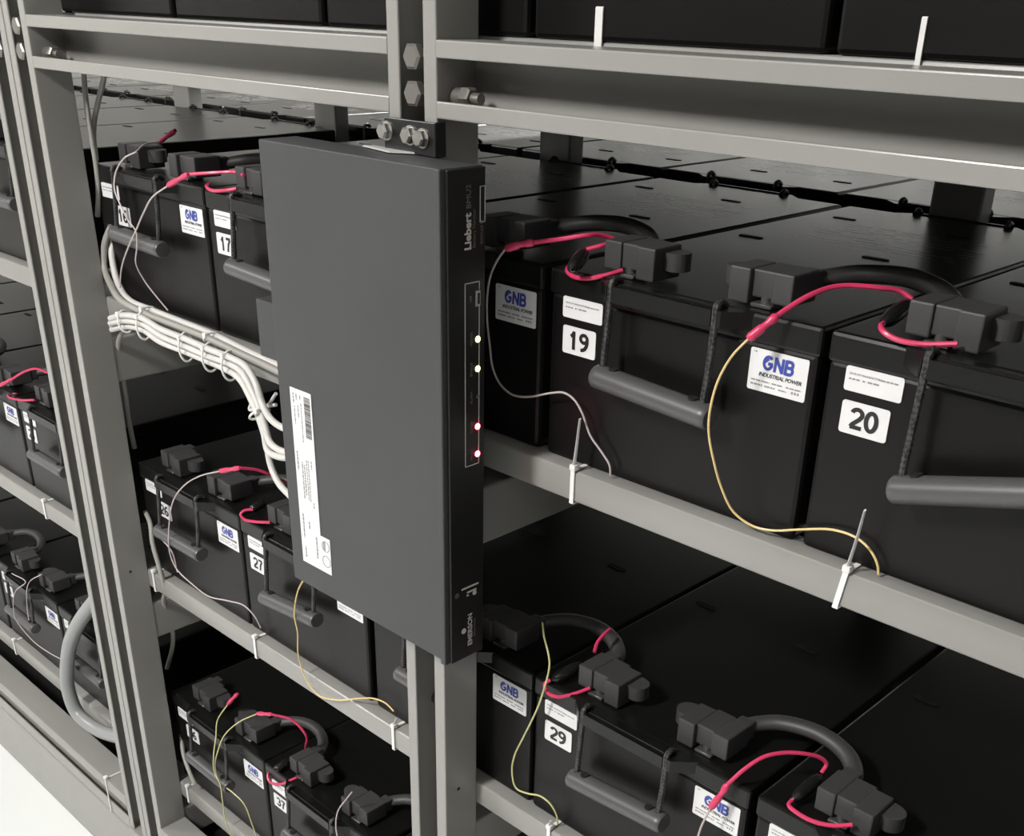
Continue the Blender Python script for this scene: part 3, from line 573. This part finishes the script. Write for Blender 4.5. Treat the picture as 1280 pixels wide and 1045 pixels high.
# ------------------------------------------------------------------ white and grey cables
def cable(name, pts, r, m, label, cat='cable', group=None):
    bm = bmesh.new(); tube(bm, pts, r, 10, 6); return tag(obj(name, mesh(bm, name, True), m), label, cat, group)
cable('network_cable', W_a, .0044, 'gcable', 'grey cable running on top of the bundle along the rail under battery 17', group='bundled cables')
cable('network_cable', W_b, .0044, 'wcable', 'pale cable behind the top of the bundle along the rail', group='bundled cables')
GB = 'white cables of the bundle'
for p, l in ((W_c, 'white cable of the bundle bending into the monitoring box, uppermost'), (W_d, 'white cable of the bundle entering the box below the uppermost'), (W_e, 'white cable on the underside of the bundle entering the box'), (W_f, 'white cable of the bundle hanging lowest beside the box')):
    cable('network_cable', p, .0039, 'wcable', l, group=GB)
cable('network_cable', W_g, .0036, 'gcable', 'grey cable dropping from the bundle behind the left upright')
cable('network_cable', W_h, .0020, 'wcable', 'thin white looped cable behind the bent bundle')
cable('power_cable', T_a, .0034, 'gcable', 'longer grey cable hanging behind the tier beam by the left upright')
cable('power_cable', T_b, .0034, 'gcable', 'shorter grey cable hanging behind the tier beam by the left upright')
cable('power_cable', V_a, .0036, 'gcable', 'grey cable passing behind the rail end under battery 26')
cable('sense_wire', V_b, .0010, 'pale', 'thin wire beside the cable at the rail end under battery 26', 'wire')
cable('power_cable', V_c, .0036, 'gcable', 'short grey cable at the rail end beside battery 36')
cable('conduit', conduit, .0125, 'conduit', 'thick grey conduit curving in front of the lowest shelf', 'conduit')

# ------------------------------------------------------------------ cable ties
def tie(x, z0, z1, label, y0=PD, y1=PD+.030, tail=None, w=.0022, group='cable ties on the rails', skew=0.0, head=True):
    t = empty('cable_tie', (x, y0, z0)); tag(t, label, 'cable tie', group)
    bm = bmesh.new(); g = .0012
    P = [(skew, -g, z1-z0+.001), (0, -g, -.001), (0, y1-y0+g, -.001), (skew, y1-y0+g, z1-z0+.001), (skew, -g, z1-z0+.001)]
    for a, b in zip(P, P[1:]):
        va, vb = Vector(a), Vector(b)
        horiz = abs(va.y-vb.y) > 1e-6
        box_pts = []
        n = Vector((0, 0, 1)) if horiz else Vector((0, 1, 0))
        q = []
        for c in (va, vb):
            for sx, sn in ((-w, -.0006), (w, -.0006), (w, .0006), (-w, .0006)): q.append(bm.verts.new(c+Vector((sx, 0, 0))+n*sn))
        for i in range(4): bm.faces.new((q[i], q[(i+1) % 4], q[4+(i+1) % 4], q[4+i]))
        bm.faces.new(q[:4][::-1]); bm.faces.new(q[4:])
    obj('band', mesh(bm, 'band'), 'nylon', t)
    if head: bm = bmesh.new(); box(bm, skew-.0033, skew+.0033, -.003, .004, z1-z0+.0005, z1-z0+.0062, .0012, 2); obj('lock_head', mesh(bm, 'head', True), 'nylon', t)
    if tail:
        bm = bmesh.new(); tube(bm, [Vector((skew, .0, z1-z0+.004)), Vector((skew+tail[0]*.5, tail[1]*.4, z1-z0+.004+tail[2]*.5)), Vector((skew+tail[0], tail[1], z1-z0+.004+tail[2]))], .0025, 6, 6, flat=.45, prof=lambda s: 1-.35*s)
        obj('tail', mesh(bm, 'tail', True), 'nylon', t)
    return t
zr = ZR
tie(.1215, zr[0]-RH, zr[0], 'white cable tie with upright tail on the rail below battery 19', tail=(.006, -.002, .046))
tie(.3850, zr[0]-RH, zr[0], 'white cable tie with long slanted tail on the rail below battery 20', tail=(.010, -.010, .052), skew=.004)
tie(-.4330, zr[1]-RH, zr[1], 'white cable tie without tail on the rail below battery 27')
tie(-.1430, zr[1]-RH, zr[1], 'white cable tie on the rail beside the middle upright under the box', tail=(.002, .004, .010))
tie(.1110, zr[1]-RH, zr[1], 'white cable tie on the rail below battery 29', tail=(.001, .0, .008))
tie(-.6990, zr[1]-RH, zr[1], 'white cable tie on the rail end beside the left upright, under battery 26')
tie(-.6930, zr[2]-RH, zr[2], 'white cable tie on the lowest rail under battery 36')
tie(-1.060, zr[1]-RH, zr[1], 'white cable tie on the rail left of the double upright')
tie(-1.350, zr[2]-RH, zr[2], 'white cable tie on the lowest rail left of the curved conduit')
tie(-.905, -.923, -.852, 'thin white cable tie around the base beam beside the double upright', y0=0, y1=PD, w=.0013)
tie(.1128, BEAM1-.03, BEAM1+.024, 'broad white cable tie on the top tier over battery 19', y0=.0625, y1=.0930, w=.0036, head=False, group='cable ties on the top tier')
tie(.3690, BEAM1-.03, BEAM1+.024, 'narrow white cable tie on the top tier over battery 20', y0=.0625, y1=.0930, w=.0018, head=False, group='cable ties on the top tier')
def bundle_tie(cabs, i, label, pad=.0052):
    P = [Vector(c[i]) for c in cabs]; ctr = sum(P, Vector())/len(P)
    T = sum(((Vector(c[i+1])-Vector(c[i-1])).normalized() for c in cabs), Vector()).normalized()
    U = Vector((0, -1, 0)); U = (U-T*U.dot(T)).normalized(); V = T.cross(U)
    ru = max(abs((p-ctr).dot(U)) for p in P)+pad; rv = max(abs((p-ctr).dot(V)) for p in P)+pad
    t = empty('cable_tie', ctr); tag(t, label, 'cable tie', 'cable ties on the bundle')
    ring = [(U*math.cos(a)*ru+V*math.sin(a)*rv) for a in [2*math.pi*k/22 for k in range(23)]]
    bm = bmesh.new(); tube(bm, ring, .0014, 6, 1, smooth=False); obj('band', mesh(bm, 'band', True), 'nylon', t)
    h = U*ru*.75-V*rv*.75 if (-V).z > 0 else U*ru*.75+V*rv*.75
    bm = bmesh.new(); box(bm, h.x-.003, h.x+.003, h.y-.003, h.y+.003, h.z-.003, h.z+.003, .001); obj('lock_head', mesh(bm, 'head', True), 'nylon', t)
low = [W_c, W_d, W_e, W_f]
for cabs, i, l in ((low, 1, 'white cable tie around the bundle beside the left upright'), (low, 2, 'white cable tie around the bundle where the grey cable drops'), (low, 4, 'white cable tie around the bundle under battery 16'),
                   (low, 5, 'white cable tie around the bundle below battery 17'), (low, 6, 'white cable tie just before the bend of the bundle'), ([W_d, W_e, W_f], 9, 'white cable tie on the falling part of the bundle'),
                   ([W_a, W_b], 5, 'white cable tie around the two upper cables by the left upright'), ([W_a, W_b], 7, 'white cable tie around the two upper cables under battery 17')):
    bundle_tie(cabs, i, l)

# ------------------------------------------------------------------ monitoring box
MX0, MX1, MZ0, MZ1, MY = -.1914, .0570, -.1616, .2784, -.0425
mon = empty('monitoring_box', (MX0, MY, MZ0)); tag(mon, 'dark grey upright monitoring box with lit indicators on its black side panel', 'monitor')
mo = Vector((-MX0, -MY, -MZ0))
def mp(n, bm, m, par=None, smooth=True):
    return obj(n, mesh(bm, n, smooth), m, par or mon, mo if par is None else None)
bm = bmesh.new(); box(bm, MX0, MX1-.010, MY, -.0012, MZ0, MZ1, .0012, 2); mp('body', bm, 'mon')
bm = bmesh.new(); box(bm, MX1-.0095, MX1-.003, MY-.0045, -.0006, MZ0-.0006, MZ1+.0006, .0012, 2); fp = mp('front_frame', bm, 'mon')
bm = bmesh.new(); box(bm, MX1-.004, MX1, MY+.001, -.0006, MZ0+.0004, MZ1-.0004, .0008, 2); pn = mp('front_panel', bm, 'panel')
PXF = MX1+.0002
def ptext(s, size, y, z, m='print', bold=0.0, sp=1.0, name='panel_lettering'):
    return obj(name, text_mesh(s, size, bold, 0, 'LEFT', sp), m, pn, (PXF, y, z), RP)
ptext('Liebert', .0098, -.0168, .2165, bold=.03); ptext('BMU2', .0072, -.0168, .2480, 'dimprint')
ptext('Battery Monitor', .0046, -.0118, .2175, 'dimprint'); ptext('MODULE ID', .0036, -.0038, .2195, 'dimprint', .01)
def frame(y0, y1, z0, z1, w, m, name):
    bm = bmesh.new()
    for a in ((y0, y1, z0, z0+w), (y0, y1, z1-w, z1), (y0, y0+w, z0, z1), (y1-w, y1, z0, z1)): box(bm, MX1, MX1+.00035, a[0], a[1], a[2], a[3])
    obj(name, mesh(bm, name), m, pn)
frame(-.0236, -.0070, .0325, .1908, .0007, 'print', 'indicator_outline')
frame(-.0070, -.0012, .2365, .2640, .0006, 'print', 'module_id_outline')
for s, z in (('POWER', .1385), ('STATUS', .1125), ('ALARM', .0885), ('COMM', .0620), ('FAULT', .0375)):
    ptext(s, .0034, -.0150, z, 'dimprint')
ptext('USB', .0032, -.0160, .1745, 'dimprint')
for z, m, lb in ((.1430, 'ledg', 'lit pale green indicator'), (.1178, 'ledg', 'lit pale green indicator'), (.0935, 'ledoff', 'unlit indicator'), (.0667, 'ledr', 'lit red indicator'), (.0416, 'ledr', 'lit red indicator')):
    bm = bmesh.new(); r = .0027 if m != 'ledoff' else .0016
    for k in range(4):
        a0, a1 = math.pi/2*k/4, math.pi/2*(k+1)/4
        cyl(bm, (MX1+r*.6*math.sin(a0), -.0088, z), (MX1+r*.6*math.sin(a1), -.0088, z), r*max(.02, math.cos(a0)), 14, r*max(.02, math.cos(a1)))
    tag(obj('indicator', mesh(bm, 'led', True), m, pn), lb)
bm = bmesh.new(); box(bm, MX1-.001, MX1+.0011, -.0118, -.0066, .1705, .1835, .0006); us = obj('usb_port', mesh(bm, 'usb'), 'zinc', pn)
bm = bmesh.new(); box(bm, MX1+.0008, MX1+.0014, -.0098, -.0078, .1725, .1815); obj('usb_opening', mesh(bm, 'usbo'), 'slot', us)
ptext('EMERSON', .0078, -.0152, -.1495, bold=.02); ptext('Network Power', .0030, -.0110, -.1420, 'dimprint')
bm = bmesh.new()
cyl(bm, (MX1, -.0258, -.1310), (MX1+.0004, -.0258, -.1310), .0029, 14); obj('emblem', mesh(bm, 'emblem'), 'print', pn)
bm = bmesh.new(); box(bm, MX1, MX1+.0004, -.0283, -.0072, -.0872, -.0856); box(bm, MX1, MX1+.0004, -.0215, -.0098, -.0925, -.0908); cyl(bm, (MX1, -.0120, -.0950), (MX1+.0004, -.0120, -.0950), .0024, 12); box(bm, MX1, MX1+.0004, -.022, -.0195, -.0955, -.0940)
obj('reset_symbol', mesh(bm, 'sym'), 'print', pn)
bm = bmesh.new(); cyl(bm, (MX1, -.0343, -.0904), (MX1+.0006, -.0343, -.0904), .0026, 14); obj('screw', mesh(bm, 'screw'), 'ledoff', pn)
# rating label on the grey face
lb = [(-.1716, .0553), (-.1374, .0553), (-.1374, -.0938), (-.1221, -.0938), (-.1221, -.1340), (-.1711, -.1340)]
bm = bmesh.new(); prism(bm, lb[::-1], MY-.0001, MY-.0007, 'Y'); lab = mp('rating_label', bm, 'white', smooth=False); lab['label'] = 'white rating label with barcode'
def lmark(rows, m, n):
    bm = bmesh.new()
    for x0, x1, z0, z1 in rows: box(bm, x0, x1, MY-.0009, MY-.0006, z0, z1)
    obj(n, mesh(bm, n), m, lab)
rn = random.Random(5); bars = []; z = .0083
while z < .0500:
    h = .0003+rn.random()*.0007; bars.append((-.1495, -.1398, z, min(z+h, .05))); z += h+.0003+rn.random()*.0004
lmark(bars, 'ink', 'barcode')
def vlines(x, w, z0, z1):
    out = []; z = z1
    while z > z0:
        l = .001+rn.random()*.004; out.append((x, x+w, max(z0, z-l), z)); z -= l+.0008
    return out
lmark(vlines(-.1675, .0019, .040, .0505)+vlines(-.1665, .0014, .018, .037)+vlines(-.1625, .0016, .044, .0505)+vlines(-.1605, .0014, .026, .039)+vlines(-.1565, .0016, .046, .050)+vlines(-.1555, .0013, .002, .042)+
      vlines(-.1680, .0022, -.030, -.010)+vlines(-.1605, .0018, -.060, -.020)+vlines(-.1570, .0018, -.055, -.022)+vlines(-.1530, .0013, -.06, -.016)+vlines(-.1500, .0013, -.06, -.016)+vlines(-.1450, .0015, -.024, -.015)+
      vlines(-.1660, .002, -.105, -.078)+vlines(-.1655, .002, -.128, -.115)+vlines(-.1560, .002, -.092, -.084)+vlines(-.1455, .0022, -.122, -.098)+vlines(-.1455, .0016, -.066, -.060), 'grey_ink', 'label_print')
bm = bmesh.new()
for cz, r in ((-.1035, .0058), (-.1205, .0062)):
    pts = [(-.1295+r*math.cos(a), MY-.0008, cz+r*math.sin(a)) for a in [2*math.pi*i/24 for i in range(25)]]
    tube(bm, pts, .0004, 4, 1, smooth=False)
box(bm, -.1335, -.1300, MY-.0009, MY-.0006, -.1085, -.0985)
obj('approval_marks', mesh(bm, 'marks'), 'grey_ink', lab)
# black bracket that hangs the box on the middle upright
br = empty('mounting_bracket', (-.030, -.0008, .28)); tag(br, 'black angle bracket holding the monitoring box on the middle upright', 'bracket')
bo = -Vector(br.location)
bm = bmesh.new(); box(bm, -.0615, .0040, -.0042, -.0006, .2790, .3050, .0008, 2); box(bm, .0010, .0045, -.0060, .006, .2790, .3055, .0008, 2)
obj('plate', mesh(bm, 'plate', True), 'bracket', br, bo)
bm = bmesh.new(); prism(bm, [(-.087, -.007), (-.042, -.016), (-.020, -.002), (-.080, -.0012)], .2794, .2808, 'Z'); obj('flange', mesh(bm, 'flange'), 'flange', br, bo)
for x, z in ((-.0570, .2945), (-.0270, .2935), (-.0120, .2925)):
    bm = bmesh.new(); cyl(bm, (x, -.0042, z), (x, -.0058, z), .0078, 16); hexhead(bm, (x, -.0058, z), (0, -1, 0), .0068, .0060); obj('hex_bolt', mesh(bm, 'bolt', True), 'zinc', br, bo)
# small box mounted behind
ab = empty('adapter_box', (-.285, .0, .053)); tag(ab, 'smaller dark grey box tucked behind the monitoring box above the rail', 'electrical box')
bm = bmesh.new(); box(bm, 0, .135, 0, .040, 0, .0605, .0012, 2); obj('housing', mesh(bm, 'housing', True), 'mon', ab)
bm = bmesh.new(); box(bm, .02, .11, .0395, .0415, .012, .05, .0006); obj('back_plate', mesh(bm, 'bp'), 'bracket', ab)
